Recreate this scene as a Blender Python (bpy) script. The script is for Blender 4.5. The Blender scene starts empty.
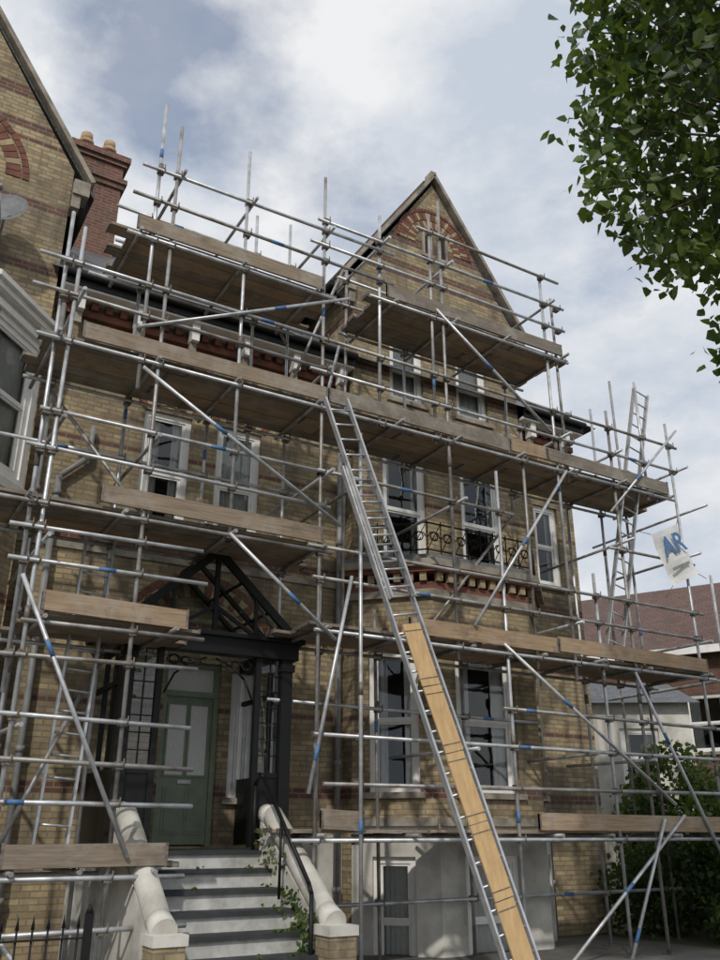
import bpy, math, random
from mathutils import Vector, Matrix
random.seed(7)
R=random.random
def U(a,b): return a+(b-a)*random.random()
V=Vector
scene=bpy.context.scene
scene.view_settings.view_transform='Standard'
scene.view_settings.look='None'
scene.view_settings.exposure=0

# ------------------------------------------------------------ materials
def newmat(name):
    m=bpy.data.materials.new(name); m.use_nodes=True
    nt=m.node_tree; b=nt.nodes['Principled BSDF']
    return m,nt,b
def N(nt,t,**k):
    n=nt.nodes.new(t)
    for a,b in k.items(): setattr(n,a,b)
    return n
def mixc(nt,fac,a,b,mode='MIX'):
    n=N(nt,'ShaderNodeMix',data_type='RGBA',blend_type=mode)
    for s,v in ((0,fac),(6,a),(7,b)):
        if isinstance(v,bpy.types.NodeSocket): nt.links.new(v,n.inputs[s])
        else: n.inputs[s].default_value = v if s==0 else (v[0],v[1],v[2],1)
    return n.outputs[2]
def noise(nt,scale,detail=4,vec=None,rough=.55):
    n=N(nt,'ShaderNodeTexNoise'); n.inputs['Scale'].default_value=scale
    n.inputs['Detail'].default_value=detail; n.inputs['Roughness'].default_value=rough
    if vec is not None: nt.links.new(vec,n.inputs['Vector'])
    return n.outputs['Fac']
def ramp(nt,fac,a,b,lo=0.0,hi=1.0):
    n=N(nt,'ShaderNodeMapRange'); nt.links.new(fac,n.inputs[0])
    n.inputs[1].default_value=a;n.inputs[2].default_value=b;n.inputs[3].default_value=lo;n.inputs[4].default_value=hi
    return n.outputs[0]
def scaled(nt,vec,s):
    n=N(nt,'ShaderNodeMapping'); nt.links.new(vec,n.inputs[0]); n.inputs['Scale'].default_value=s
    return n.outputs[0]
def bump(nt,b,h,strength=.3,dist=.01):
    n=N(nt,'ShaderNodeBump'); n.inputs['Strength'].default_value=strength; n.inputs['Distance'].default_value=dist
    nt.links.new(h,n.inputs['Height']); nt.links.new(n.outputs[0],b.inputs['Normal'])

def brickmat(name,c1,c2,mortar,bands=(),r1=(.21,.082,.055),r2=(.13,.058,.045),bw=.235,rh=.078,ms=.011,rough=.9,dirt=.55):
    m,nt,b=newmat(name)
    tc=N(nt,'ShaderNodeTexCoord'); uv=tc.outputs['UV']; ob=tc.outputs['Object']
    br=N(nt,'ShaderNodeTexBrick'); nt.links.new(uv,br.inputs['Vector'])
    br.inputs['Scale'].default_value=1; br.inputs['Mortar Size'].default_value=ms
    br.inputs['Mortar Smooth'].default_value=.3; br.inputs['Bias'].default_value=-.1
    br.inputs['Brick Width'].default_value=bw; br.inputs['Row Height'].default_value=rh
    if bands:
        sx=N(nt,'ShaderNodeSeparateXYZ'); nt.links.new(uv,sx.inputs[0]); acc=None
        for z,h in bands:
            k0=round((z-h/2)/rh); k1=max(k0+1,round((z+h/2)/rh))
            cz=(k0+k1)/2*rh; eps=(k1-k0)/2*rh
            cm=N(nt,'ShaderNodeMath',operation='COMPARE'); nt.links.new(sx.outputs[1],cm.inputs[0])
            cm.inputs[1].default_value=cz; cm.inputs[2].default_value=eps
            if acc is None: acc=cm.outputs[0]
            else:
                ad=N(nt,'ShaderNodeMath',operation='ADD',use_clamp=True)
                nt.links.new(acc,ad.inputs[0]); nt.links.new(cm.outputs[0],ad.inputs[1]); acc=ad.outputs[0]
        A=mixc(nt,acc,c1,r1); B=mixc(nt,acc,c2,r2)
        nt.links.new(A,br.inputs['Color1']); nt.links.new(B,br.inputs['Color2'])
    else:
        br.inputs['Color1'].default_value=(*c1,1); br.inputs['Color2'].default_value=(*c2,1)
    br.inputs['Mortar'].default_value=(*mortar,1)
    n1=noise(nt,.8,5,ob,.68); n2=noise(nt,9,2,ob); n3=noise(nt,3,4,scaled(nt,ob,(1,1,.18)),.62)
    c=mixc(nt,ramp(nt,n1,.42,.68,0,dirt),br.outputs['Color'],(.10,.085,.07))
    c=mixc(nt,ramp(nt,n3,.48,.70,0,dirt),c,(.07,.06,.05))
    c=mixc(nt,ramp(nt,n2,.3,.7,.0,.42),c,(.5,.44,.36),'MULTIPLY')
    nt.links.new(c,b.inputs['Base Color']); b.inputs['Roughness'].default_value=rough
    inv=N(nt,'ShaderNodeMath',operation='SUBTRACT'); inv.inputs[0].default_value=1
    nt.links.new(br.outputs['Fac'],inv.inputs[1]); bump(nt,b,inv.outputs[0],.6,.009)
    return m
def plain(name,c,rough=.6,metal=0,var=.25,scale=6,c2=None,bumps=0,stretch=None,spec=None):
    m,nt,b=newmat(name); tc=N(nt,'ShaderNodeTexCoord'); o=tc.outputs['Object']
    if stretch: o=scaled(nt,tc.outputs['UV'],stretch)
    n=noise(nt,scale,4,o,.6)
    d=c2 if c2 else tuple(x*(1-var*1.6) for x in c)
    col=mixc(nt,ramp(nt,n,.35,.68),c,d); nt.links.new(col,b.inputs['Base Color'])
    b.inputs['Roughness'].default_value=rough; b.inputs['Metallic'].default_value=metal
    if spec is not None: b.inputs['Specular IOR Level'].default_value=spec
    if bumps: bump(nt,b,n,bumps,.01)
    return m
def woodmat(name,c,d):
    m,nt,b=newmat(name); tc=N(nt,'ShaderNodeTexCoord')
    n=noise(nt,2.2,4,scaled(nt,tc.outputs['UV'],(.9,15,1)),.65)
    n2=noise(nt,1.7,5,tc.outputs['Object'],.7)
    col=mixc(nt,ramp(nt,n,.35,.68),c,d)
    col=mixc(nt,ramp(nt,n2,.48,.68,0,.7),col,(.38,.35,.31))
    n3=noise(nt,3.1,4,tc.outputs['Object'],.7)
    col=mixc(nt,ramp(nt,n3,.54,.72,0,.5),col,(.10,.08,.062))
    nt.links.new(col,b.inputs['Base Color']); b.inputs['Roughness'].default_value=.85; bump(nt,b,n,.25,.01)
    return m
BANDS=[(13.1,.23),(12.4,.16),(12.1,.08),(10.95,.16),(9.75,.16),(8.35,.16),(7.2,.08),(5.7,.16),(4.5,.16),(3.3,.08),(2.2,.16)]
M={}
M['brick']=brickmat('buff_brick',(.52,.415,.235),(.27,.205,.12),(.27,.235,.185),BANDS,dirt=.62)
M['chim']=brickmat('chimney_brick',(.27,.10,.065),(.14,.055,.042),(.22,.18,.15),dirt=.45,ms=.016)
M['darkbrick']=brickmat('far_brick',(.20,.085,.06),(.13,.06,.045),(.16,.12,.10),dirt=.3)
M['slate']=brickmat('slate',(.13,.14,.165),(.08,.09,.105),(.03,.03,.035),bw=.3,rh=.2,ms=.010,rough=.5,dirt=.3)
M['tile']=brickmat('clay_tile',(.16,.085,.07),(.10,.06,.05),(.04,.03,.03),bw=.25,rh=.18,ms=.008,rough=.7,dirt=.35)
M['vred']=plain('voussoir_red',(.23,.085,.055),.9,scale=5,c2=(.10,.05,.04))
M['vbuff']=plain('voussoir_buff',(.43,.34,.20),.9,scale=5,c2=(.21,.165,.11))
M['stone']=plain('sandstone',(.36,.32,.26),.85,scale=3.5,c2=(.14,.125,.105),bumps=.2)
M['render']=plain('white_render',(.70,.68,.63),.8,scale=1.6,c2=(.38,.365,.32),bumps=.15)
M['white']=plain('white_paint',(.85,.845,.82),.45,scale=4,c2=(.72,.71,.68))
M['black']=plain('black_paint',(.010,.011,.011),.5,var=.2,spec=.3)
M['iron']=plain('cast_iron',(.012,.012,.013),.6,var=.2,spec=.3)
M['green']=plain('green_door',(.25,.31,.22),.45,var=.15)
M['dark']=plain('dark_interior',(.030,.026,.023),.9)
M['curtain']=plain('net_curtain',(.82,.81,.79),.9,var=.12,scale=14,stretch=(9,.6,1))
M['steel']=plain('galvanised_tube',(.62,.64,.67),.42,.5,scale=5,c2=(.34,.34,.34))
M['steel2']=plain('weathered_tube',(.42,.42,.42),.5,.45,scale=4,c2=(.18,.155,.13))
M['coup']=plain('coupler_steel',(.24,.22,.20),.6,.4,scale=20,c2=(.11,.08,.06))
M['blue']=plain('blue_marker_paint',(.04,.15,.38),.6,scale=18,c2=(.12,.20,.32))
M['alu']=plain('aluminium',(.62,.63,.65),.4,.6,var=.2)
M['pipe']=plain('grey_pipe',(.27,.27,.27),.5,var=.2)
M['pot']=plain('clay_pot',(.45,.31,.19),.85,var=.25)
M['lead']=plain('lead_flashing',(.19,.20,.21),.6,var=.25)
for i,(c,d) in enumerate([((.32,.25,.18),(.18,.14,.10)),((.28,.23,.17),(.16,.13,.105)),((.40,.29,.185),(.24,.17,.11)),((.24,.205,.165),(.14,.12,.10)),((.42,.30,.185),(.26,.18,.115))]):
    M['wood%d'%i]=woodmat('scaffold_board_%d'%i,c,d)
M['ply']=plain('new_plywood',(.62,.42,.21),.7,scale=5,c2=(.47,.31,.15),stretch=(3,.7,1))
M['slab']=plain('stone_paving',(.16,.155,.14),.9,scale=1.5,bumps=.3)
M['tread']=plain('slate_tread',(.055,.06,.065),.7,scale=4,c2=(.03,.035,.035),spec=.3)
M['riser']=plain('painted_riser',(.62,.62,.60),.7,scale=4,c2=(.34,.34,.31))
M['grass']=plain('grass_earth',(.07,.09,.035),1,scale=1.2,c2=(.10,.08,.05))
M['asphalt']=plain('asphalt',(.05,.05,.052),.9,scale=8)
M['bark']=plain('bark',(.10,.08,.06),.95,scale=7,bumps=.5)
M['banner']=plain('banner_fabric',(.78,.78,.77),.7,var=.08)
m,nt,b=newmat('window_glass'); nt.nodes.remove(b)
gl=N(nt,'ShaderNodeBsdfGlossy'); gl.inputs['Roughness'].default_value=.02; gl.inputs['Color'].default_value=(.9,.93,.95,1)
tr=N(nt,'ShaderNodeBsdfTransparent'); tr.inputs[0].default_value=(.9,.93,.92,1)
fr=N(nt,'ShaderNodeFresnel'); fr.inputs[0].default_value=1.7
gn=noise(nt,1.3,2,N(nt,'ShaderNodeTexCoord').outputs['Object']); bp=N(nt,'ShaderNodeBump'); bp.inputs['Strength'].default_value=.12; bp.inputs['Distance'].default_value=.05
nt.links.new(gn,bp.inputs['Height']); nt.links.new(bp.outputs[0],gl.inputs['Normal'])
mx=N(nt,'ShaderNodeMixShader'); nt.links.new(fr.outputs[0],mx.inputs[0]); nt.links.new(tr.outputs[0],mx.inputs[1]); nt.links.new(gl.outputs[0],mx.inputs[2])
nt.links.new(mx.outputs[0],nt.nodes['Material Output'].inputs[0]); M['glass']=m
def leafmat(name,c,d):
    m,nt,b=newmat(name); tc=N(nt,'ShaderNodeTexCoord')
    n=noise(nt,1.3,3,tc.outputs['Object'],.7); col=mixc(nt,ramp(nt,n,.35,.65),c,d)
    nt.links.new(col,b.inputs['Base Color']); b.inputs['Roughness'].default_value=.5
    t=N(nt,'ShaderNodeBsdfTranslucent'); 
    g=mixc(nt,.5,col,(.20,.28,.03)); nt.links.new(g,t.inputs[0])
    x=N(nt,'ShaderNodeMixShader'); x.inputs[0].default_value=.38
    nt.links.new(b.outputs[0],x.inputs[1]); nt.links.new(t.outputs[0],x.inputs[2])
    nt.links.new(x.outputs[0],nt.nodes['Material Output'].inputs[0]); return m
M['leafA']=leafmat('leaf_a',(.055,.105,.022),(.03,.065,.014))
M['leafB']=leafmat('leaf_b',(.12,.175,.035),(.06,.10,.02))
M['leafC']=leafmat('leaf_c',(.035,.065,.016),(.02,.04,.012))

# ------------------------------------------------------------ mesh builder
Z=V((0,0,1))
class MB:
    def __init__(s): s.v=[];s.f=[];s.m=[];s.mats=[];s.sm=[]
    def mi(s,k):
        if k not in s.mats: s.mats.append(k)
        return s.mats.index(k)
    def poly(s,pts,k,sm=False):
        i=len(s.v); s.v+= [tuple(p) for p in pts]; s.f.append(tuple(range(i,i+len(pts)))); s.m.append(s.mi(k)); s.sm.append(sm)
    def hexa(s,c,k):
        i=len(s.v); s.v+=[tuple(p) for p in c]; mi=s.mi(k)
        for f in ((0,3,2,1),(4,5,6,7),(0,1,5,4),(1,2,6,5),(2,3,7,6),(3,0,4,7)):
            s.f.append(tuple(i+a for a in f)); s.m.append(mi); s.sm.append(False)
    def box(s,x0,x1,y0,y1,z0,z1,k):
        s.hexa([(x0,y0,z0),(x1,y0,z0),(x1,y1,z0),(x0,y1,z0),(x0,y0,z1),(x1,y0,z1),(x1,y1,z1),(x0,y1,z1)],k)
    def beam(s,p,q,w,h,k,side=None):
        p=V(p);q=V(q);d=(q-p).normalized()
        if side is None:
            side=d.cross(Z)
            if side.length<1e-3: side=V((1,0,0))
        side=V(side); side=(side-d*side.dot(d)).normalized(); up=side.cross(d)
        a=side*w/2;b=up*h/2
        s.hexa([p-a-b,p+a-b,q+a-b,q-a-b,p-a+b,p+a+b,q+a+b,q-a+b],k)
    def tube(s,p,q,r,k,n=8,r2=None,cap=True):
        p=V(p);q=V(q);d=(q-p).normalized(); r2=r if r2 is None else r2
        a=d.cross(Z)
        if a.length<1e-2: a=V((1,0,0))
        a.normalize(); b=d.cross(a); i=len(s.v); mi=s.mi(k)
        for j in range(n):
            t=2*math.pi*j/n; o=a*math.cos(t)+b*math.sin(t)
            s.v.append(tuple(p+o*r)); s.v.append(tuple(q+o*r2))
        for j in range(n):
            a0=i+2*j;b0=i+2*((j+1)%n)
            s.f.append((a0,b0,b0+1,a0+1)); s.m.append(mi); s.sm.append(True)
        if cap:
            s.f.append(tuple(i+2*j for j in range(n))[::-1]); s.m.append(mi); s.sm.append(False)
            s.f.append(tuple(i+2*j+1 for j in range(n))); s.m.append(mi); s.sm.append(False)
    def path(s,pts,r,k,n=8):
        for a,b in zip(pts[:-1],pts[1:]): s.tube(a,b,r,k,n)
    def prism(s,pts,off,k,sidek=None):
        off=V(off); P=[V(p) for p in pts]; Q=[p+off for p in P]
        s.poly(P,k); s.poly(Q[::-1],k)
        for i in range(len(P)):
            j=(i+1)%len(P); s.poly([P[i],Q[i],Q[j],P[j]],sidek or k)
    def obj(s,name,parent=None):
        me=bpy.data.meshes.new(name); me.from_pydata(s.v,[],s.f)
        for k in s.mats: me.materials.append(M[k])
        me.polygons.foreach_set('material_index',s.m); me.polygons.foreach_set('use_smooth',s.sm)
        me.update(); uv=me.uv_layers.new(name='UVMap'); 
        for p in me.polygons:
            n=p.normal
            if abs(n.z)>.97: t=V((1,0,0)); b=V((0,1,0))
            else:
                t=Z.cross(n).normalized(); b=n.cross(t).normalized()
                if t.dot(V((.9,.43,.1)))<0: t=-t
                if b.z<0: b=-b
            for li in p.loop_indices:
                co=me.vertices[me.loops[li].vertex_index].co
                uv.data[li].uv=(co.dot(t),co.dot(b))
        ob=bpy.data.objects.new(name,me); scene.collection.objects.link(ob)
        if parent: ob.parent=parent
        return ob
def empty(name):
    e=bpy.data.objects.new(name,None); scene.collection.objects.link(e); return e

class Frame:
    def __init__(s,p0,p1):
        s.o=V((p0[0],p0[1],0)); d=V((p1[0]-p0[0],p1[1]-p0[1],0)); s.w=d.length; s.t=d.normalized(); s.n=Z.cross(s.t)
    def P(s,u,d,z): return s.o+s.t*u+s.n*d+Z*z
    def box(s,mb,u0,u1,d0,d1,z0,z1,k):
        P=s.P; mb.hexa([P(u0,d0,z0),P(u1,d0,z0),P(u1,d1,z0),P(u0,d1,z0),P(u0,d0,z1),P(u1,d0,z1),P(u1,d1,z1),P(u0,d1,z1)],k)
def wall(mb,fr,u0,u1,z0,z1,holes,k,depth=.22):
    us=sorted(set([u0,u1]+[h[0] for h in holes]+[h[1] for h in holes])); zs=sorted(set([z0,z1]+[h[2] for h in holes]+[h[3] for h in holes]))
    us=[u for u in us if u0-1e-6<=u<=u1+1e-6]; zs=[z for z in zs if z0-1e-6<=z<=z1+1e-6]
    P=fr.P
    for a,b in zip(us[:-1],us[1:]):
        for c,d in zip(zs[:-1],zs[1:]):
            mu=(a+b)/2;mz=(c+d)/2
            if any(h[0]<mu<h[1] and h[2]<mz<h[3] for h in holes): continue
            mb.poly([P(a,0,c),P(b,0,c),P(b,0,d),P(a,0,d)],k)
    for h in holes:
        a,b,c,d=h[:4]
        mb.poly([P(a,0,c),P(a,depth,c),P(a,depth,d),P(a,0,d)],k); mb.poly([P(b,0,c),P(b,0,d),P(b,depth,d),P(b,depth,c)],k)
        mb.poly([P(a,0,d),P(a,depth,d),P(b,depth,d),P(b,0,d)],k); mb.poly([P(a,0,c),P(b,0,c),P(b,depth,c),P(a,depth,c)],k)
def sash(mb,fr,u0,u1,z0,z1,inset=.07,curt='sides',fk='white',sill=True,bars=0,meet=.5,cf=.3,back=1.1):
    b=fr.box; d0=inset;d1=inset+.09; w=.095; zm=z0+(z1-z0)*meet
    b(mb,u0,u0+w,d0,d1,z0,z1,fk); b(mb,u1-w,u1,d0,d1,z0,z1,fk); b(mb,u0+w,u1-w,d0,d1,z1-w,z1,fk); b(mb,u0+w,u1-w,d0,d1,z0,z0+w*1.2,fk)
    b(mb,u0+w,u1-w,d0+.015,d1-.01,zm-.035,zm+.035,fk)
    for (za,zb,dd) in ((zm+.035,z1-w,.02),(z0+w*1.2,zm-.035,.035)):
        b(mb,u0+w,u0+w+.045,d0+dd,d0+dd+.035,za,zb,fk); b(mb,u1-w-.045,u1-w,d0+dd,d0+dd+.035,za,zb,fk)
        b(mb,u0+w+.045,u1-w-.045,d0+dd,d0+dd+.035,zb-.035,zb,fk)
        for i in range(bars):
            uc=u0+w+(u1-u0-2*w)*(i+1)/(bars+1); b(mb,uc-.012,uc+.012,d0+dd,d0+dd+.03,za,zb,fk)
        P=fr.P; mb.poly([P(u0+w,d0+dd+.018,za),P(u1-w,d0+dd+.018,za),P(u1-w,d0+dd+.018,zb),P(u0+w,d0+dd+.018,zb)],'glass')
    if sill: b(mb,u0-.08,u1+.08,-.07,d0+.02,z0-.09,z0-.004,'stone')
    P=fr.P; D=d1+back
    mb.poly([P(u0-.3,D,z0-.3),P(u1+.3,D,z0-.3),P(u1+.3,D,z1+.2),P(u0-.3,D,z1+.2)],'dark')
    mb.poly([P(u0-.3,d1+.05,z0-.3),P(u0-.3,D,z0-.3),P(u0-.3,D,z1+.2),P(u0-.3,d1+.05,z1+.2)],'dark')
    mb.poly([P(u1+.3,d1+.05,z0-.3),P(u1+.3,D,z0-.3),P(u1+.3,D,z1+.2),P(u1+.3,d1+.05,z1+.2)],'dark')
    def drape(ua,ub,za,zb,taper=0):
        n=max(4,int((ub-ua)/.035)); pu=ua;pd=d1+.02
        for i in range(n):
            nu=ua+(ub-ua)*(i+1)/n; nd=d1+.02+(.03 if i%2 else 0)+U(0,.015)
            mb.poly([P(pu,pd,za),P(nu,nd,za),P(nu,nd,zb),P(pu,pd,zb)],'curtain'); pu,pd=nu,nd
    if curt=='sides':
        wd=(u1-u0)*cf; drape(u0+.05,u0+wd,z0,z1); drape(u1-wd*U(.8,1.1),u1-.05,z0,z1)
    elif curt=='net': drape(u0+.05,u1-.05,z0,z0+(z1-z0)*.96)
    elif curt=='half': drape(u0+.05,u1-.05,z0,zm)
def arch(mb,fr,uc,zc,ri,ro,a0,a1,n,ks=('vred','vbuff'),d0=-.018,d1=.05):
    for i in range(n):
        g=.012
        t0=math.radians(a0+(a1-a0)*i/n)+g/ri/2; t1=math.radians(a0+(a1-a0)*(i+1)/n)-g/ri/2
        def q(r,t,d): return fr.P(uc+r*math.cos(t),d,zc+r*math.sin(t))
        mb.hexa([q(ri,t0,d0),q(ro,t0,d0),q(ro,t0,d1),q(ri,t0,d1),q(ri,t1,d0),q(ro,t1,d0),q(ro,t1,d1),q(ri,t1,d1)],ks[i%len(ks)])
def seghead(mb,fr,u0,u1,z,rise=.16,th=.24,n=9,ks=('vred','vbuff')):
    h=(u1-u0)/2+.06; r=(h*h+rise*rise)/(2*rise); a=math.degrees(math.asin(h/r)); 
    arch(mb,fr,(u0+u1)/2,z+rise-r,r,r+th,90-a,90+a,n,ks)

# ------------------------------------------------------------ dimensions
YC=12.5; YG=12.2
GX0,GX1=7.1,11.05; GC=(GX0+GX1)/2
XR=12.65

house=empty('brick_house')
w=MB()
F=Frame((0,YC),(10,YC))
door=(4.1,4.98,1.45,4.0)
side=(5.15,5.42,2.1,3.9)
wins=[(3.4,4.2,5.9,7.98),(4.65,5.45,5.9,7.98)]
wall(w,F,1.75,GX0,0,9.75,[door,side]+wins,'brick')
G=Frame((0,YG),(10,YG))
gw1=[(7.72,8.67,5.95,8.15),(9.47,10.42,5.95,8.15)]
gw2=[(7.9,8.68,9.25,10.68),(9.48,10.26,9.25,10.68)]
wall(w,G,GX0,GX1,5.3,11.8,gw1+gw2,'brick')
AP=14.95
w.poly([G.P(GX0,0,11.8),G.P(GX1,0,11.8),G.P(GC,0,AP-.15)],'brick')
w.poly([(GX0,YG,0),(GX0,19,0),(GX0,19,11.8),(GX0,YG,11.8)],'brick')
w.poly([(GX1,YG,0),(GX1,19,0),(GX1,19,11.8),(GX1,YG,11.8)],'brick')
w.poly([(GX0,19,0),(GX1,19,0),(GX1,19,11.8),(GC,19,AP-.15),(GX0,19,11.8)],'brick')
wall(w,F,GX1,XR,0,9.75,[(11.55,12.2,6.2,7.9)],'brick')
w.poly([(XR,YC,0),(XR,19,0),(XR,19,9.75),(XR,YC,9.75)],'brick')
w.poly([(XR,19,0),(GX1,19,0),(GX1,19,9.75),(XR,19,9.75)],'brick')
w.poly([(1.75,19,0),(GX0,19,0),(GX0,19,9.75),(1.75,19,9.75)],'brick')
w.obj('walls',house)

tr=MB()
for h in wins: seghead(tr,F,h[0],h[1],h[3],.12,.24,9)
for h in gw1: seghead(tr,G,h[0],h[1],h[3],.14,.26,11)
for h in gw2: seghead(tr,G,h[0],h[1],h[3],.1,.2,9)
arch(tr,G,GC,13.1,.70,.88,0,180,29,('vred','vbuff','vred'))
arch(tr,G,GC,13.1,.89,.96,0,180,33,('vred',),-.03)
arch(tr,G,GC,13.1,.50,.67,0,180,23,('vbuff','vred'))
arch(tr,F,4.55,4.05,.95,1.2,5,175,27,('vred','vbuff'))
arch(tr,F,4.55,4.05,1.22,1.32,5,175,31,('vred',))
for u in (GC-.2,GC+.2):
    for a,b in ((-.12,-.07),(.07,.12)): G.box(tr,u+a,u+b,-.05,.03,12.85,13.4,'stone')
    G.box(tr,u-.07,u+.07,-.012,.03,12.85,13.4,'dark')
    arch(tr,G,u,13.4,.07,.13,0,180,5,('vred',),-.05,.03)
    G.box(tr,u-.15,u+.15,-.07,.03,12.78,12.848,'stone')
for sgn in (-1,1):
    e=GC+sgn*2.28; a=V((GC,YG-.13,AP+.05)); b=V((e,YG-.13,11.62))
    tr.beam(a+V((0,.15,0)),b+V((0,.15,0)),.30,.08,'stone',side=(0,1,0))
    x0,x1=sorted((GC+sgn*1.98,GC+sgn*2.24)); tr.box(x0,x1,YG-.12,YG+.2,11.3,11.58,'stone')
    x0,x1=sorted((GC+sgn*1.98,GC+sgn*2.12)); tr.box(x0,x1,YG-.08,YG+.2,11.05,11.298,'stone')
tr.box(GC-.07,GC+.07,YG-.1,YG+.15,AP-.02,AP+.15,'stone')
for z in (9.0,): G.box(tr,GX0-.04,GX1+.04,-.06,.02,z,z+.1,'stone')
F.box(tr,1.75,GX0-.002,-.05,.02,5.45,5.55,'stone')
for (x0,x1) in ((1.8,GX0-.05),(GX1+.05,XR+.1)):
    F.box(tr,x0,x1,-.1,.02,9.28,9.40,'vred')
    x=x0+.05
    while x<x1-.12:
        F.box(tr,x,x+.11,-.16,.0,9.40,9.56,'vred'); x+=.235
    x=x0+.25
    while x<x1-.15:
        F.box(tr,x,x+.13,-.36,-.165,9.25,9.56,'white'); F.box(tr,x+.01,x+.12,-.26,-.165,9.05,9.248,'stone'); x+=.95
    F.box(tr,x0,x1,-.42,.0,9.562,9.62,'white')
    F.box(tr,x0,x1,-.46,-.42,9.60,9.80,'black')
    tr.tube((x0,YC-.52,9.76),(x1,YC-.52,9.76),.06,'iron')
tr.obj('stone_and_brick_trim',house)

rf=MB()
RY,RZ=16.4,13.45
ey,ez=YC-.5,9.78
rf.poly([(1.6,ey,ez),(XR+.45,ey,ez),(XR-1.9,RY,RZ),(1.6,RY,RZ)],'slate')
rf.poly([(XR+.45,ey,ez),(XR+.45,19.5,ez),(XR-1.9,RY,RZ)],'slate')
rf.poly([(1.6,19.9,ez),(XR+.45,19.9,ez),(XR-1.9,RY,RZ),(1.6,RY,RZ)],'slate')
for s in (-1,1):
    P=[V((GC,YG+.05,AP)),V((GC,19.2,AP)),V((GC+s*2.35,19.2,11.5)),V((GC+s*2.35,YG+.05,11.5))]
    rf.prism(P,(0,0,-.08),'slate')
    rf.tube((GC+s*2.4,YG+.1,11.45),(GC+s*2.4,19,11.45),.06,'iron')
rf.tube((1.6,RY,RZ+.02),(XR-1.9,RY,RZ+.02),.1,'tile'); rf.tube((GC,YG+.2,AP+.03),(GC,19.2,AP+.03),.1,'tile')
rf.box(2.9,3.45,13.3,13.9,10.6,11.15,'lead')
rf.obj('slate_roof',house)

wn=MB()
for i,h in enumerate(wins): sash(wn,F,*h,curt='net' if i else 'sides',cf=.42)
for i,h in enumerate(gw1): sash(wn,G,*h,curt='sides',cf=.26)
for h in gw2: sash(wn,G,*h,curt='net')
sash(wn,F,11.55,12.2,6.2,7.9)
sash(wn,F,*side,curt='net')
a0,a1=door[0],door[1]; i0,i1=a0+.07,a1-.07
F.box(wn,a0,i0,.08,.2,1.45,4.0,'green'); F.box(wn,i1,a1,.08,.2,1.45,4.0,'green'); F.box(wn,i0,i1,.08,.2,3.93,4.0,'green'); F.box(wn,i0,i1,.08,.2,3.5,3.58,'green')
F.box(wn,i0,i1,.13,.18,1.47,3.5,'green'); cm_=(i0+i1)/2
for (a,b) in ((i0+.07,cm_-.035),(cm_+.035,i1-.07)):
    c,d=1.6,2.25
    F.box(wn,a,b,.118,.129,c,d,'green'); F.box(wn,a+.04,b-.04,.105,.117,c+.04,d-.04,'green')
    F.box(wn,a,b,.122,.129,2.4,3.38,'curtain')
    for (p,q) in ((a-.03,a),(b,b+.03)): F.box(wn,p,q,.11,.129,2.37,3.41,'green')
    F.box(wn,a,b,.11,.129,2.37,2.398,'green'); F.box(wn,a,b,.11,.129,3.382,3.41,'green')
F.box(wn,cm_-.1,cm_+.1,.10,.117,2.28,2.33,'alu')
F.box(wn,i0,i1,.15,.16,3.58,3.93,'curtain')
wn.obj('windows_and_door',house)

bay=MB()
BP=[(7.1,YG),(8.05,11.25),(10.1,11.25),(11.05,YG)]
def ring(z0,z1,off,k):
    s2=off*.4142
    pts=[(BP[0][0]-off*1.414,BP[0][1]),(BP[1][0]-s2,BP[1][1]-off),(BP[2][0]+s2,BP[2][1]-off),(BP[3][0]+off*1.414,BP[3][1])]
    bay.prism([(x,y,z0) for x,y in pts],(0,0,z1-z0),k)
segs=[(BP[0],BP[1],(.27,1.07)),(BP[1],BP[2],(.4,1.6)),(BP[2],BP[3],(.27,1.07))]
for p,q,(a,b) in segs:
    fr_=Frame(p,q)
    wall(bay,fr_,0,fr_.w,1.75,5.2,[(a,b,2.2,4.35)],'brick'); sash(bay,fr_,a,b,2.2,4.35,curt='sides',cf=.33,back=.9)
    seghead(bay,fr_,a,b,4.35,.12,.26,11)
    wall(bay,fr_,0,fr_.w,-.6,1.75,[(a+.05,b-.1,-.4,1.3)],'render'); sash(bay,fr_,a+.05,b-.1,-.4,1.3,curt='net')
    fr_.box(bay,.01,fr_.w-.01,-.06,-.002,1.72,1.84,'stone')
ring(5.2,5.32,.08,'stone'); ring(5.322,5.45,.02,'vred'); 
for p,q,_ in segs:
    fr_=Frame(p,q); u=.06
    while u<fr_.w-.1:
        fr_.box(bay,u,u+.11,-.09,.0,5.46,5.6,'vbuff'); u+=.22
ring(5.602,5.68,.14,'vred'); ring(5.682,5.80,.22,'stone'); ring(5.802,5.9,.12,'lead')
Fb=Frame((0,YC-.02),(10,YC-.02))
wall(bay,Fb,5.75,GX0-.01,0,1.6,[],'render')
bay.obj('bay_window',house)

rl=MB()
def scroll(mb,fr,u,z,r,d,k='iron'):
    for s in (1,-1):
        pts=[fr.P(u+s*(r*(1-.09*i))*math.cos(i*.75),d,z+(r*(1-.09*i))*math.sin(i*.75)) for i in range(9)]
        mb.path(pts,.01,k,5)
RB=[(7.15,12.0),(7.95,11.2),(10.2,11.2),(11.0,12.0)]
for p,q in zip(RB[:-1],RB[1:]):
    f2=Frame(p,q); 
    for z in (5.98,6.45): rl.tube(f2.P(0,0,z),f2.P(f2.w,0,z),.014,'iron',6)
    n=int(f2.w/.28)
    for i in range(n+1):
        u=f2.w*i/n; rl.tube(f2.P(u,0,5.9),f2.P(u,0,6.5),.012,'iron',6)
        if i<n: scroll(rl,f2,u+f2.w/n/2,6.2,.12,0); rl.tube(f2.P(u+.02,0,6.0),f2.P(u+f2.w/n-.02,0,6.43),.008,'iron',5)
rl.obj('balcony_railing',house)

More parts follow.
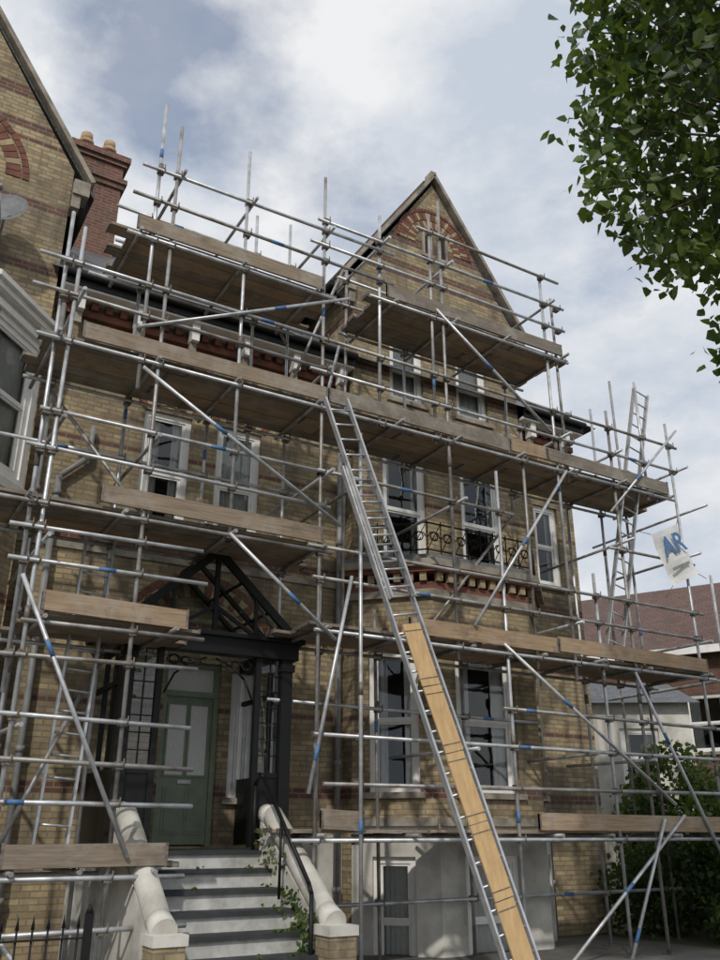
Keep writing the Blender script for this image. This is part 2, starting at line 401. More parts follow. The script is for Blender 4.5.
ch=MB(); cz=-.32
ch.box(2.15,3.2,15.6,16.6,9.8,14.9+cz,'chim')
for i,(o,za,zb) in enumerate(((.05,14.902,15.02),(.1,15.022,15.14),(.0,15.142,15.5),(.06,15.502,15.6),(.12,15.602,15.75))):
    ch.box(2.15-o,3.2+o,15.6-o,16.6+o,za+cz,zb+cz,'chim')
ch.box(2.2,3.15,15.65,16.55,15.752+cz,15.85+cz,'stone')
for x in (2.42,2.93):
    ch.tube((x,16.1,15.8+cz),(x,16.1,16.2+cz),.17,'pot',12,.14); ch.tube((x,16.1,16.2+cz),(x,16.1,16.3+cz),.18,'pot',12,.17); ch.tube((x,16.1,16.3+cz),(x,16.1,16.5+cz),.14,'pot',12,.13)
ch.obj('chimney',house)

pp=MB()
for (x,y,z0,z1) in ((6.95,YC-.1,0,9.6),(1.9,YC-.1,0,9.6),(2.2,YC-.1,0,6.5),(11.2,YC-.1,0,9.6)):
    pp.tube((x,y,z0),(x,y,z1),.05,'pipe',10)
    z=.8
    while z<z1: pp.tube((x,y,z),(x,y,z+.08),.065,'pipe',10); z+=1.8
pp.path([(2.2,YC-.1,6.5),(2.6,YC-.1,6.9),(2.6,YC-.1,7.4)],.045,'pipe')
pp.obj('downpipes',house)

# porch
po=MB()
px0,px1,py=3.12,5.35,11.05; pc=(px0+px1)/2
def porchside(x):
    po.box(x-.05,x+.05,py+.13,YC-.01,1.47,2.35,'black')
    for y in (py+.5,py+.95): po.box(x-.03,x+.03,y-.03,y+.03,2.35,3.85,'black')
    po.box(x-.035,x+.035,py+.13,YC-.01,3.4,3.46,'black')
    po.poly([(x,py+.13,2.35),(x,YC-.01,2.35),(x,YC-.01,3.85),(x,py+.13,3.85)],'glass')
for x in (px0,px1):
    po.box(x-.08,x+.08,py-.06,py+.1,1.45,4.0,'black'); po.box(x-.1,x+.1,py-.09,py+.13,1.45,1.62,'black'); po.box(x-.1,x+.1,py-.09,py+.13,3.7,3.8,'black')
    porchside(x)
for s,x in ((1,px0+.42),(-1,px1-.42)):
    po.box(x-.04,x+.04,py-.03,py+.05,1.45,4.0,'black')
    xa,xb=sorted((x-s*.04,x-s*.34)); po.box(xa,xb,py-.005,py+.03,1.5,2.3,'black'); po.box(xa,xb,py-.02,py+.04,2.3,2.36,'black')
    po.poly([(xa,py+.01,2.36),(xb,py+.01,2.36),(xb,py+.01,3.85),(xa,py+.01,3.85)],'glass')
    for k in range(1,7): po.box(xa,xb,py,py+.02,2.36+k*.21,2.375+k*.21,'black')
    po.box((xa+xb)/2-.008,(xa+xb)/2+.008,py-.002,py+.022,2.36,3.85,'black')
po.box(px0-.15,px1+.15,py-.1,py+.12,3.86,4.08,'black'); po.box(px0-.2,px1+.2,py-.16,py+.14,4.082,4.14,'black')
for x in (px0,px1): po.box(x-.09,x+.09,py+.12,YC-.01,3.88,4.06,'black')
Fp=Frame((0,py),(10,py))
for s,x in ((1,px0+.5),(-1,px1-.5)):
    for k in range(3): scroll(po,Fp,x+s*(.1+.16*k),3.72,.1-.02*k,.0)
    po.path([Fp.P(x,.0,3.3),Fp.P(x+s*.12,0,3.55),Fp.P(x+s*.3,0,3.7),Fp.P(x+s*.55,0,3.8)],.015,'iron',6)
PT=5.28
for y in (py-.05,py+.7,YC-.08):
    for s in (-1,1): po.beam((pc,y,PT),(pc+s*1.28,y,4.12),.07,.11 if y<py else .06,'black',side=(0,1,0))
po.beam((pc,py-.05,4.14),(pc,py-.05,PT-.05),.06,.06,'black',side=(0,1,0))
for s in (-1,1):
    po.beam((pc,py-.05,4.5),(pc+s*.6,py-.05,4.14),.04,.05,'black',side=(0,1,0)); po.beam((pc+s*.6,py-.05,4.14),(pc+s*.6,py-.05,4.68),.04,.04,'black',side=(0,1,0))
po.beam((pc,py-.15,PT+.02),(pc,YC-.02,PT+.02),.09,.09,'black')
for s in (-1,1):
    po.poly([(pc,py-.04,PT+.04),(pc,YC-.02,PT+.04),(pc+s*1.3,YC-.02,4.13),(pc+s*1.3,py-.04,4.13)],'glass')
    po.beam((pc+s*1.3,py-.12,4.14),(pc+s*1.3,YC-.02,4.14),.1,.1,'black')
    for k in (.33,.66): po.beam((pc+s*1.3*k,py-.05,PT+.02-(PT-4.12)*k),(pc+s*1.3*k,YC-.02,PT+.02-(PT-4.12)*k),.03,.04,'black')
po.poly([(pc-1.2,py,4.16),(pc+1.2,py,4.16),(pc,py,PT-.04)],'glass')
po.tube((pc,py-.1,PT),(pc,py-.1,PT+.25),.025,'black',6,.008)
po.obj('glazed_porch',house)

# ------------------------------------------------------------ left neighbouring wing
nb=empty('brick_house')
a=MB(); NX1=1.72; NC=-.25; NX0=-2.25
wall(a,G,NX0,NX1,0,11.8,[(-1.1,-.5,10.0,11.35),(0.0,.6,10.0,11.35)],'brick')
a.poly([G.P(NX0,0,11.8),G.P(NX1,0,11.8),G.P(NC,0,AP-.15)],'brick')
a.poly([(NX1,YG,0),(NX1,19,0),(NX1,19,11.8),(NX1,YG,11.8)],'brick'); a.poly([(NX0,YG,0),(NX0,19,0),(NX0,19,11.8),(NX0,YG,11.8)],'brick')
a.poly([(NX0,19,0),(NX1,19,0),(NX1,19,11.8),(NC,19,AP-.15),(NX0,19,11.8)],'brick')
a.obj('walls',nb)
t=MB()
for s in (-1,1):
    t.beam((NC,YG+.02,AP+.05),(NC+s*2.28,YG+.02,11.62),.30,.08,'stone',side=(0,1,0))
    x0,x1=sorted((NC+s*1.98,NC+s*2.24)); t.box(x0,x1,YG-.12,YG+.2,11.3,11.58,'stone')
    x0,x1=sorted((NC+s*1.98,NC+s*2.12)); t.box(x0,x1,YG-.08,YG+.2,11.05,11.298,'stone')
    P=[V((NC,YG+.05,AP)),V((NC,19.2,AP)),V((NC+s*2.35,19.2,11.5)),V((NC+s*2.35,YG+.05,11.5))]
    t.prism(P,(0,0,-.08),'slate')
arch(t,G,NC,11.3,.95,1.17,0,180,29,('vred','vred','vbuff')); arch(t,G,NC,11.3,1.2,1.3,0,180,31,('vred',))
sash(t,G,-1.1,-.5,10.0,11.35); sash(t,G,0,.6,10.0,11.35)
t.obj('trim_and_roof',nb)
bb=MB()
Q=[(NC-2.0,YG),(NC-1.0,11.2),(NC+1.0,11.2),(NX1-.02,YG)]
for p,q in zip(Q[:-1],Q[1:]):
    f=Frame(p,q)
    wall(bb,f,0,f.w,0,5.9,[(.25,f.w-.25,2.2,4.4)],'brick'); sash(bb,f,.25,f.w-.25,2.2,4.4)
    wall(bb,f,0,f.w,5.9,8.6,[(.12,f.w-.12,6.2,8.3)],'white',.1); sash(bb,f,.12,f.w-.12,6.2,8.3,inset=.03,curt='net',cf=.2,sill=False,meet=.52)
    f.box(bb,-.03,f.w+.03,-.08,-.002,5.95,6.08,'white'); f.box(bb,-.03,f.w+.03,-.06,-.002,8.4,8.5,'white')
def bring(z0,z1,o,k):
    bb.prism([(Q[0][0]-o*1.3,YG,z0),(Q[1][0]-o*.4,Q[1][1]-o,z0),(Q[2][0]+o*.4,Q[2][1]-o,z0),(Q[3][0]+o*1.3,YG-.002,z0)],(0,0,z1-z0),k)
bring(8.602,8.70,.13,'white'); bring(8.702,8.78,.2,'white'); bring(8.782,8.84,.12,'lead')
bb.obj('bay_window',nb)
sd=MB(); C=V((.78,YG-.45,10.25)); ax=V((-.35,-.8,.35)).normalized(); sa=ax.cross(Z).normalized(); sb=sa.cross(ax)
for i in range(5):
    for j in range(20):
        def q(r,t): return C+sa*(r*.34*math.cos(t))+sb*(r*.38*math.sin(t))+ax*(.1*r*r)
        r0,r1=i/5,(i+1)/5; t0,t1=2*math.pi*j/20,2*math.pi*(j+1)/20
        sd.poly([q(r0,t0),q(r1,t0),q(r1,t1),q(r0,t1)],'lead',True)
sd.tube(C,C+V((0,.25,-.15)),.02,'pipe'); sd.tube(C+V((0,.25,-.15)),V((.78,YG,10.0)),.025,'pipe'); sd.tube(C-sb*.36,C+ax*.4,.012,'pipe'); sd.tube(C+ax*.38,C+ax*.46,.035,'pipe')
sd.obj('satellite_dish')

# ------------------------------------------------------------ steps
st=MB(); sx0,sx1=3.33,5.03
zt=1.42; n=7; rise=zt/n; run=.33; y=py-.1
st.box(px0-.1,px1+.1,y,YC,0,zt-.047,'riser'); st.box(px0-.1,px1+.1,y-.04,YC,zt-.045,zt,'tread')
for i in range(1,n):
    z=zt-rise*i; st.box(sx0,sx1,y-run*i,y-run*(i-1)-.002,0,z-.05,'riser'); st.box(sx0,sx1,y-run*i-.04,y-run*(i-1)-.002,z-.048,z,'tread')
steps=empty('front_steps'); st.obj('steps',steps)
bl=MB()
for x,w_ in ((3.22,.22),(5.14,.22)):
    pts=[(y+.05,1.78),(y-1.6,.66),(y-1.6,0),(y+.05,0)]
    bl.prism([(x-w_/2,a,b) for a,b in pts],(w_,0,0),'render')
    P=[(x,y+.1,1.84),(x,y-.1,1.82),(x,y-.5,1.55),(x,y-1.55,.80),(x,y-1.75,.72)]
    for p,q in zip(P[:-1],P[1:]):
        d_=(V(q)-V(p)).normalized()*.02; bl.tube(V(p)-d_,V(q)+d_,.135,'render',16)
    bl.box(x-.16,x+.16,y-1.95,y-1.62,0,.60,'brick'); bl.box(x-.18,x+.18,y-1.97,y-1.60,.602,.70,'render')
bl.obj('balustrade',steps)
hr=MB()
x=4.92
hr.path([(x,y+.0,1.42),(x,y,2.2),(x,y-.12,2.33),(x,y-.25,2.28),(x,y-1.55,1.1),(x,y-1.62,1.0),(x,y-1.62,.1)],.025,'black',8)
hr.tube((x,y-.8,.9),(x,y-.8,1.78),.018,'black')
hr.obj('handrail')

# ------------------------------------------------------------ scaffolding
sc=empty('scaffolding')
tb=MB(); cp=MB(); bd=MB()
YO,YI=9.9,11.12
def tube(p,q,k=None,r=.0262):
    tb.tube(p,q,r,k or ('steel' if R()<.72 else 'steel2'),8)
def blue(p,q,t,L=.2):
    p=V(p);q=V(q);d=(q-p).normalized(); c=p+(q-p)*t; tb.tube(c-d*L/2,c+d*L/2,.0272,'blue',8)
def coupler(x,y,z,ax=0):
    j=U(-.01,.01)
    cp.box(x-.045,x+.045,y-.05,y+.045,z-.042+j,z+.042+j,'coup')
    cp.tube((x-.07,y-.045,z+j),(x+.07,y-.045,z+j),.016,'coup',6)
    cp.tube((x+.035,y-.08,z-.03),(x+.035,y-.08,z+.07),.009,'coup',5)
LEDG=[]
def ledger(x0,x1,y,z,k=None):
    a=U(.05,.28);b=U(.04,.18); dz=U(-.03,.03)
    p=(x0-a,y-.052,z+dz);q=(x1+b,y-.052,z-dz*.6); tube(p,q,k); LEDG.append((x0-a,x1+b,y,z))
    if R()<.4: blue(p,q,U(.1,.9))
STD=[]
def std(x,y,z0,z1,k=None,lean=.05):
    l=U(-lean,lean); p=(x-l*.5,y,z0);q=(x+l,y+U(-.03,.03),z1); tube(p,q,k); STD.append((x,y,z0,z1))
    if R()<.6: blue(p,q,U(.2,.95),.16)
    if z0<.01: cp.box(x-.09,x+.09,y-.09,y+.09,.001,.012,'coup')
    zc=z0+U(2.5,4)
    if zc<z1-1: tb.tube((x,y,zc-.08),(x,y,zc+.08),.034,'coup',8)
WK=['wood0','wood1','wood2','wood3']
def board(x0,x1,y0,y1,z,k,th=.038):
    t1=U(-.006,.006); bd.hexa([(x0,y0,z+t1),(x1,y0,z-t1),(x1,y1,z-t1),(x0,y1,z+t1),(x0,y0,z+th+t1),(x1,y0,z+th-t1),(x1,y1,z+th-t1),(x0,y1,z+th+t1)],k)
    for xe in (x0,x1): bd.box(xe-.02 if xe==x1 else xe-.003,xe+.003 if xe==x1 else xe+.02,y0-.002,y1+.002,z-.010,z+th+.010,'coup')
def toe(x0,x1,y,z,k=None,h=.225):
    x=x0
    while x<x1-.3:
        e=min(x1,x+U(2.2,3.9)); 
        if x1-e<.8: e=x1
        a=U(-.025,.025);b=U(-.025,.025); yy=y-.03+U(-.008,.008); kk=k or random.choice(WK)
        bd.hexa([(x,yy-.038,z+a),(e,yy-.038,z+b),(e,yy,z+b),(x,yy,z+a),(x,yy-.038,z+h+a),(e,yy-.038,z+h+b),(e,yy,z+h+b),(x,yy,z+h+a)],kk)
        for xe in (x,e-.03): bd.box(xe,xe+.03,yy-.041,yy+.003,z+a+.002,z+h-.002,'coup')
        x=e+.015
def deck(x0,x1,z,y0=YO+.03,y1=YI+.03,toes=None,sp=1.2):
    n=int((y1-y0)/.236); y=y0+.01
    for i in range(n):
        x=x0-U(0,.35); first=True
        while x<x1:
            e=x+U(2.6,3.9) if not first else x+U(1.5,3.9)
            first=False
            if x1-e<.9: e=x1+U(0,.3)
            board(x,e,y,y+.225,z+U(0,.012),random.choice(WK)); x=e+.012
        y+=.236
    n=max(2,int(round((x1-x0)/sp))+1)
    for i in range(n):
        xx=x0+.1+(x1-x0-.2)*i/(n-1)+U(-.12,.12)
        tube((xx,y0-U(.1,.3),z-.03),(xx,y1+U(.1,.35),z-.03),'steel2')
    for yy in (YO,YI): 
        tube((x0-U(.1,.35),yy-.052,z-.085),(x1+U(.05,.25),yy-.052,z-.085)); LEDG.append((x0,x1,yy,z-.085))
    if toes:
        for t in toes: toe(t[0],t[1],YO,z+.03,*(t[2:] if len(t)>2 else ()))
deck(1.5,12.5,7.38,toes=[(1.78,5.3),(5.32,9.5),(9.52,12.45)])
deck(2.3,5.2,9.28,toes=[(2.3,5.2)])
deck(6.35,10.1,9.58,toes=[(6.35,10.1)])
deck(1.3,5.3,5.22,toes=[(2.25,5.25,'wood0')])
deck(1.75,3.45,3.85,toes=[(1.75,3.45,'wood2')])
deck(1.6,3.4,1.27,toes=[(1.7,3.42,'wood1')])
deck(5.3,12.8,4.15,toes=[(6.65,12.8,'wood4')])
deck(5.2,12.8,1.62,toes=[(5.3,5.9),(8.75,12.8,'wood2')])
for (x,z0,z1) in ((1.63,0,9.05),(2.8,0,11.35),(3.92,5.1,11.4),(5.24,0,11.5),(6.24,7.3,11.2),(7.5,3.9,12.0),(8.42,0,7.0),(9.78,3.8,11.2),(11.1,0,8.8),(12.7,0,8.9)): std(x,YO,z0,z1)
std(5.82,YO-.12,0,7.0,'steel')
std(1.5,YO+.08,3.0,9.3); std(2.55,YO+.0,6.9,11.7); std(11.95,YO,7.2,9.6); std(10.35,YO,0,5.6); std(9.0,YO,3.9,8.0,'steel2'); std(7.25,YO,7.2,11.6,'steel2'); std(10.1,YO+.1,7.2,10.9)
for (x,z0,z1) in ((1.7,0,8.2),(2.75,0,10.6),(3.95,5.0,8.3),(5.25,0,11.4),(6.3,4.2,10.9),(7.5,7,10.8),(9.8,7.0,10.9),(11.15,0,8.6),(12.7,0,10.4),(8.5,0,4.4),(5.9,0,5.2),(6.9,0,4.8),(4.6,7.0,11.3),(12.0,4,9.6)): std(x,YI,z0,z1)
std(13.4,12.4,0,9.0); std(13.3,YO,0,6.0)
for z in (1.6,4.1,7.3): tube((13.3,9.7,z),(13.36,12.7,z))
for (x0,x1,zs,y_) in ((1.2,5.3,(7.95,8.45),YO),(5.2,12.7,(7.9,8.42),YO),(2.35,6.4,(9.85,10.42),YO),(5.2,10.1,(10.15,10.62),YO),(7.2,10.0,(11.2,),YO),(5.3,12.75,(4.75,5.2),YO),(5.4,12.75,(2.2,2.75),YO),
    (1.5,5.3,(5.8,6.3),YO),(1.5,3.5,(4.45,4.85,3.4,2.3,2.75),YO),(1.5,3.6,(1.9,.7),YO),(2.4,5.3,(9.9,10.5),YI),(6.3,10.0,(10.1,10.6),YI),(1.3,5.3,(6.4,),YI),(5.3,8.6,(6.3,),YO),(5.3,9.9,(3.3,),YI),(8.4,12.75,(3.25,),YO),(5.3,12.7,(.75,),YI),(11,12.8,(6.1,),YO)):
    for z in zs: ledger(x0,x1,y_,z)
for x in (1.63,2.8,5.24,5.82,7.5,9.78,11.1,12.7):
    for z in (2.75,4.75,7.95,6.3):
        if R()<.55: tube((x+.06,YO-U(.12,.35),z-.05+U(-.05,.05)),(x+.06,YI+U(.2,.9),z-.05))
for x in (2.8,3.92,5.24): tube((x+.06,YO-.2,10.42),(x+.06,YI+.3,10.42))
for x in (6.24,7.5,9.78): tube((x+.06,YO-.25,10.6),(x+.06,YI+.3,10.62))
def brace(a,b,y_=YO-.08,k='steel'):
    p=V((a[0],y_,a[1]));q=V((b[0],y_-.02,b[1])); d=(q-p).normalized(); tube(p-d*.25,q+d*.25,k); blue(p,q,U(.1,.9))
brace((1.62,4.04),(2.85,1.6)); brace((2.8,7.06),(5.3,5.65)); brace((2.68,7.85),(5.4,9.15)); brace((9.75,7.1),(7.9,4.6)); brace((8.5,4.06),(11.3,2.17))
brace((11.5,1.73),(9.0,-.05)); brace((7.5,9.5),(9.4,8.1)); brace((5.65,4.6),(5.15,2.3)); brace((4.1,5.0),(5.25,4.1)); brace((11.1,3.8),(12.8,.6)); brace((1.6,.9),(2.9,-.6),YO+.1)
brace((12.7,8.6),(11.0,6.9)); brace((10.3,.1),(11.1,1.6))
tube((5.24,YO,7.2),(6.3,YI+.2,9.4)); tube((1.6,YO,1.3),(2.8,YI,3.7),'steel2'); tube((2.8,YO,5.2),(1.7,YI,7.2),'steel2'); tube((5.24,YI,4.2),(3.9,YI,5.9)); tube((5.2,YI,9.0),(4.6,YI+.8,11.2)); tube((7.5,YI,4.2),(9.8,YI,6.9),'steel2'); tube((5.3,YI+.1,8.2),(6.3,YI+.1,10.9))
for (x0,x1,yl,zl) in LEDG:
    for (x,y_,z0,z1) in STD:
        if abs(y_-yl)<.15 and x0-.02<=x<=x1+.02 and z0-.05<=zl<=z1+.05: coupler(x,yl-.01,zl)
tb.obj('tubes',sc); cp.obj('couplers',sc); bd.obj('boards',sc)

# ------------------------------------------------------------ ladders
def ladder(name,base,top,w_,sk='alu',covered=None,second=None):
    L=empty(name); mb=MB(); base=V(base);top=V(top); d=(top-base); ln=d.length; d.normalize()
    s=V((1,0,0)); s=(s-d*s.dot(d)).normalized(); nrm=s.cross(d)
    if nrm.y>0: nrm=-nrm
    def sec(t0,t1,off,ww):
        o=nrm*off
        for sg in (-1,1):
            a=base+d*t0+s*sg*ww/2+o; b=base+d*t1+s*sg*ww/2+o; mb.beam(a,b,.03,.075,sk,side=s)
        t=t0+.15
        while t<t1: mb.tube(base+d*t-s*ww/2+o,base+d*t+s*ww/2+o,.015,sk,8); t+=.25
    sec(0,ln if not second else second[0],0,w_)
    if second: sec(second[1],ln,.085,w_-.07)
    mb.obj('stiles_and_rungs',L)
    if covered:
        m2=MB(); a=base+d*covered[0]+nrm*.06; b=base+d*covered[1]+nrm*.06
        nseg=5
        for i in range(nseg):
            p=a+(b-a)*(i/nseg)+d*.006; q=a+(b-a)*((i+1)/nseg)-d*.006
            m2.beam(p+s*U(-.008,.008),q+s*U(-.008,.008),w_*.62,.02,'ply',side=s)
        for i in range(nseg):
            for f_ in (.12,.88):
                p=a+(b-a)*((i+f_)/nseg); m2.beam(p-d*.006+nrm*.012,p+d*.006+nrm*.012,w_*.64,.004,'coup',side=s)
        m2.obj('timber_guard',L)
ladder('ladder',(6.98,8.15,0),(5.32,9.72,7.35),.44,covered=(.15,4.25),second=(6.6,4.6))
ladder('ladder',(11.0,10.3,4.2),(12.2,9.95,9.5),.36)
ladder('ladder',(2.3,10.5,1.3),(2.6,11.0,5.5),.36)

# banner
bn=empty('banner'); mb=MB(); c=V((12.3,YO-.12,6.2)); an=math.radians(24)
ux=V((math.cos(an),0,math.sin(an))); uz=V((-math.sin(an),0,math.cos(an)))
nn=10; W,H=.78,.95
for i in range(nn):
    for j in range(nn):
        def q(a,b): return c+ux*(a-.5)*W+uz*(b-.5)*H+V((0,.025*math.sin(a*6+b*3)+.012*math.sin(b*11),0))
        mb.poly([q(i/nn,j/nn),q((i+1)/nn,j/nn),q((i+1)/nn,(j+1)/nn),q(i/nn,(j+1)/nn)],'banner',True)
for a,b in ((-.5,.5),(.5,.5),(-.5,-.5),(.5,-.5)):
    p=c+ux*a*W+uz*b*H; mb.tube(p,p+ux*a*.5+uz*b*.3+V((0,.06,0)),.006,'coup',5)
mb.obj('fabric',bn)
def text(s,size,pos,k,parent):
    cu=bpy.data.curves.new('lettering','FONT'); cu.body=s; cu.size=size; cu.extrude=.002; cu.align_x='CENTER'; cu.align_y='CENTER'
    o=bpy.data.objects.new('lettering',cu); scene.collection.objects.link(o); o.data.materials.append(M[k])
    mt=Matrix((( ux.x,uz.x,0),(0,0,-1),(ux.z,uz.z,0))).to_4x4(); o.matrix_world=Matrix.Translation(pos)@mt; o.parent=parent; o.data.offset=.008
text('AR',.5,c+V((0,-.06,0))+uz*.16,'blue',bn)
mb=MB(); q0=c-uz*.22+V((0,-.055,0)); mb.beam(q0-ux*.28,q0+ux*.22,.004,.05,'pipe',side=(0,1,0)); mb.obj('stripe',bn)

mr=MB()
for z in (.2,.82): mr.beam((-.5,8.0,z),(2.15,8.0,z),.04,.012,'iron')
x=-.45
while x<2.15:
    mr.tube((x,8,0),(x,8,.9),.009,'iron',6); mr.tube((x,8,.9),(x,8,1.0),.016,'iron',6,.002); x+=.12
mr.box(2.12,2.18,7.97,8.03,0,1.0,'iron'); mr.tube((2.15,8,1.0),(2.15,8,1.07),.035,'iron',8,.01)
mr.obj('metal_railing')

# ------------------------------------------------------------ ground
g=MB(); g.poly([(-300,-300,-.004),(300,-300,-.004),(300,300,-.004),(-300,300,-.004)],'grass'); g.obj('ground')
g=MB(); g.poly([(-3,2.0,0),(12.2,2.0,0),(12.2,12.3,0),(-3,12.3,0)],'slab'); g.obj('front_path')
g=MB(); g.box(-60,60,-2.5,1.6,-.003,.12,'slab'); g.obj('pavement')
g=MB(); g.poly([(-60,-9.5,.0),(60,-9.5,.0),(60,-2.5,.0),(-60,-2.5,.0)],'asphalt'); g.obj('road')

# ------------------------------------------------------------ background houses
h=empty('brick_house'); b=MB()
f=Frame((19.0,25),(26.5,11)); P=f.P; L_=f.w
hs=[(1.5+i*3,2.9+i*3,3.9,5.6) for i in range(5)]
wall(b,f,0,L_,0,7.0,hs,'darkbrick')
for hh in hs: sash(b,f,*hh)
for u in (0,L_):
    b.poly([P(u,0,0),P(u,8,0),P(u,8,7.0),P(u,4,9.9),P(u,0,7.0)],'darkbrick')
b.poly([P(-.3,-.4,6.9),P(L_+.3,-.4,6.9),P(L_+.3,4,10.0),P(-.3,4,10.0)],'tile'); b.poly([P(-.3,8.4,6.9),P(L_+.3,8.4,6.9),P(L_+.3,4,10.0),P(-.3,4,10.0)],'tile')
f.box(b,-.3,L_+.3,-.5,-.4,6.75,6.98,'white')
f.box(b,9.4,12.0,-.7,2.0,6.98,8.9,'white'); sash(b,Frame(P(9.4,-.72,0)[:2],P(12.0,-.72,0)[:2]),.3,2.3,7.2,8.6,inset=-.08,sill=False)
b.obj('walls_and_roof',h)
h=empty('white_rendered_house'); b=MB(); f=Frame((14.8,15.6),(17.3,14.0)); P=f.P; L_=f.w
wall(b,f,0,L_,0,4.5,[(1.3,2.2,2.6,3.9)],'render'); sash(b,f,1.3,2.2,2.6,3.9)
b.poly([P(0,0,0),P(0,4,0),P(0,4,4.5),P(0,0,4.5)],'render'); b.poly([P(L_,0,0),P(L_,4,0),P(L_,4,4.5),P(L_,0,4.5)],'render')
b.poly([P(-.2,-.3,4.45),P(L_+.2,-.3,4.45),P(L_+.2,2.2,5.3),P(-.2,2.2,5.3)],'slate'); b.poly([P(-.2,4.3,4.45),P(L_+.2,4.3,4.45),P(L_+.2,2.2,5.3),P(-.2,2.2,5.3)],'slate')
b.obj('walls_and_roof',h)

# ------------------------------------------------------------ foliage
def leaf(mb,c,s,k,droop=.4):
    d=V((U(-1,1),U(-1,1),U(-1,.6)-droop)).normalized(); a=d.cross(V((U(-1,1),U(-1,1),U(-1,1)))).normalized(); nrm=d.cross(a)
    L=s*U(.6,1.25); Wd=L*.42
    s1=c+d*L*.28; s2=c+d*L*.68; tip=c+d*L
    for g_ in (1,-1):
        pts=[c,s1+a*Wd*g_+nrm*L*.1,s2+a*Wd*.62*g_+nrm*L*.05,tip]
        mb.poly(pts if g_>0 else pts[::-1],k)
def gs(s): return max(-1.9*s,min(1.9*s,random.gauss(0,s)))
def clump(mb,c,r,n,s,ks):
    k=random.choice(ks)
    for _ in range(n):
        o=V((gs(.5),gs(.5),gs(.42)))*r
        leaf(mb,c+o,s,k if R()<.75 else random.choice(ks))
tree=empty('lime_tree'); tk=MB(); lf=MB()
TC=V((7.5,2.7,8.6)); base=V((8.6,1.8,0))
tk.tube(base,base+V((-.1,.1,3.2)),.32,'bark',12,.24); tk.tube(base+V((-.1,.1,3.2)),base+V((-.2,.2,6.5)),.24,'bark',12,.13); tk.tube(base+V((-.2,.2,6.5)),base+V((-.4,.3,10.5)),.13,'bark',8,.03)
for i in range(520):
    while True:
        o=V((U(-1,1),U(-1,1),U(-1,1)))
        if .3<o.length<1: break
    c=TC+V((o.x*2.85,o.y*2.6,o.z*2.9))
    if c.z<5.75: continue
    if i%5==0:
        t=U(.35,.95); s0=base+V((-.2,.2,2.8+5.5*t)); mid=(s0+c)/2+V((0,0,.4)); tk.tube(s0,mid,.045,'bark',5,.025); tk.tube(mid,c,.025,'bark',5,.008)
    clump(lf,c,U(.30,.50),56,.125,['leafA','leafB','leafC','leafA'])
for (x,y_,z) in ((4.85,4.05,6.75),(5.2,3.95,6.5),(5.6,3.9,6.25),(4.7,3.95,7.3),(4.75,3.85,8.1),(5.9,3.75,5.5),(6.0,3.7,5.3),(5.3,3.7,7.6),(5.6,3.6,7.0),(4.7,3.6,8.6),(5.9,3.7,6.4),(4.9,3.8,7.8),(5.0,4.0,7.1)):
    c=V((x,y_,z)); tk.tube(TC+V((-.5,.5,-1.0)),c,.02,'bark',5,.006)
    clump(lf,c,.3,60,.12,['leafA','leafB'])
tk.obj('trunk_and_limbs',tree); lf.obj('foliage',tree)
def shrub(name,c,r,n,ks,s=.1,per=50):
    e=empty(name); k=MB(); l=MB(); c=V(c)
    for i in range(9):
        a=i*.7; k.tube((c.x+.1*math.cos(a),c.y+.1*math.sin(a),0),(c.x+r[0]*.6*math.cos(a),c.y+r[1]*.6*math.sin(a),c.z+U(0,.3)),.03,'bark',5,.01)
    for i in range(n):
        while True:
            o=V((U(-1,1),U(-1,1),U(-1,1)))
            if .45<o.length<1: break
        p=c+V((o.x*r[0],o.y*r[1],o.z*r[2]))
        if p.z>.1: clump(l,p,U(.25,.42),per,s,ks)
    k.obj('stems',e); l.obj('foliage',e)
shrub('shrub',(14.7,10.9,1.3),(1.5,1.1,1.5),150,['leafA','leafB','leafB'],.12)
shrub('shrub',(15.4,12.8,1.6),(1.9,1.2,1.7),150,['leafC','leafA'],.13)
shrub('shrub',(17.5,11.2,1.5),(2,1.6,1.7),130,['leafC','leafA'],.13)
shrub('shrub',(13.0,11.7,.65),(.75,.8,.95),70,['leafA','leafC'],.10)
shrub('shrub',(13.5,9.9,.6),(1.0,.7,.9),90,['leafB','leafA'],.10)
iv=MB()
for i in range(75):
    y_=U(9.3,10.9); top=.7+(y_-9.3)*.7; clump(iv,V((5.14-.12-U(0,.08),y_,U(.1,top))),.1,10,.06,['leafA','leafB'])
for i in range(1,6):
    for _ in range(3): clump(iv,V((U(3.45,4.95),10.93-.33*i+.02,1.44-.203*(i))),.04,6,.05,['leafB'])
iv.obj('ivy')

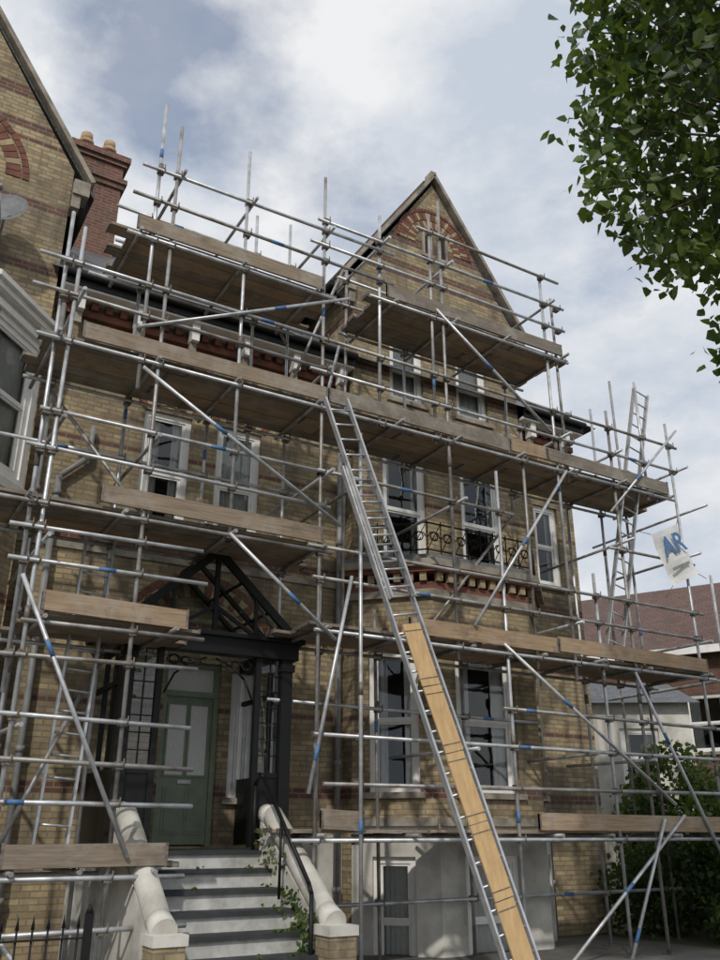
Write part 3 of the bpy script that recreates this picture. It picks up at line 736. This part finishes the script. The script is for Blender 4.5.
# ------------------------------------------------------------ world, sun, camera
sd_=V((-.50,-.60,.62)).normalized()
wd=bpy.data.worlds.new('World'); scene.world=wd; wd.use_nodes=True; nt=wd.node_tree
for n_ in list(nt.nodes): nt.nodes.remove(n_)
out=N(nt,'ShaderNodeOutputWorld'); sky=N(nt,'ShaderNodeTexSky'); sky.sky_type='NISHITA'; sky.sun_disc=False
sky.sun_elevation=math.asin(sd_.z); sky.sun_rotation=math.atan2(sd_.x,sd_.y)
b1=N(nt,'ShaderNodeBackground'); b1.inputs[1].default_value=.15; nt.links.new(sky.outputs[0],b1.inputs[0])
tc=N(nt,'ShaderNodeTexCoord'); vec=tc.outputs['Generated']
n1=noise(nt,5.0,7,scaled(nt,vec,(1,1,1.7)),.6); n2=noise(nt,2.8,8,scaled(nt,vec,(1.3,1,2.2)),.6)
cc=mixc(nt,ramp(nt,n2,.38,.60),(.56,.62,.71),(.87,.875,.885))
b2=N(nt,'ShaderNodeBackground'); b2.inputs[1].default_value=1.0; nt.links.new(cc,b2.inputs[0])
dp=N(nt,'ShaderNodeVectorMath',operation='DOT_PRODUCT'); nt.links.new(vec,dp.inputs[0]); dp.inputs[1].default_value=V((.155,.645,.748)).normalized()
gap=ramp(nt,dp.outputs['Value'],.985,1.0,0,.31)
sb_=N(nt,'ShaderNodeMath',operation='SUBTRACT'); nt.links.new(n1,sb_.inputs[0]); nt.links.new(gap,sb_.inputs[1])
cov=ramp(nt,sb_.outputs[0],.15,.46,.32,1)
ms=N(nt,'ShaderNodeMixShader'); nt.links.new(cov,ms.inputs[0]); nt.links.new(b1.outputs[0],ms.inputs[1]); nt.links.new(b2.outputs[0],ms.inputs[2]); nt.links.new(ms.outputs[0],out.inputs[0])
sl=bpy.data.lights.new('sun','SUN'); sl.energy=2.0; sl.angle=math.radians(1.5); sl.color=(1,.94,.85)
so=bpy.data.objects.new('sun',sl); scene.collection.objects.link(so); so.rotation_euler=sd_.to_track_quat('Z','Y').to_euler()
cam=bpy.data.cameras.new('camera'); co=bpy.data.objects.new('camera',cam); scene.collection.objects.link(co); scene.camera=co
co.location=(0,0,1.6); co.rotation_euler=(math.radians(90+22.3),0,math.radians(-30.7))
cam.sensor_fit='VERTICAL'; cam.sensor_height=24; cam.lens=24*865/960; cam.clip_end=1000; cam.clip_start=.05
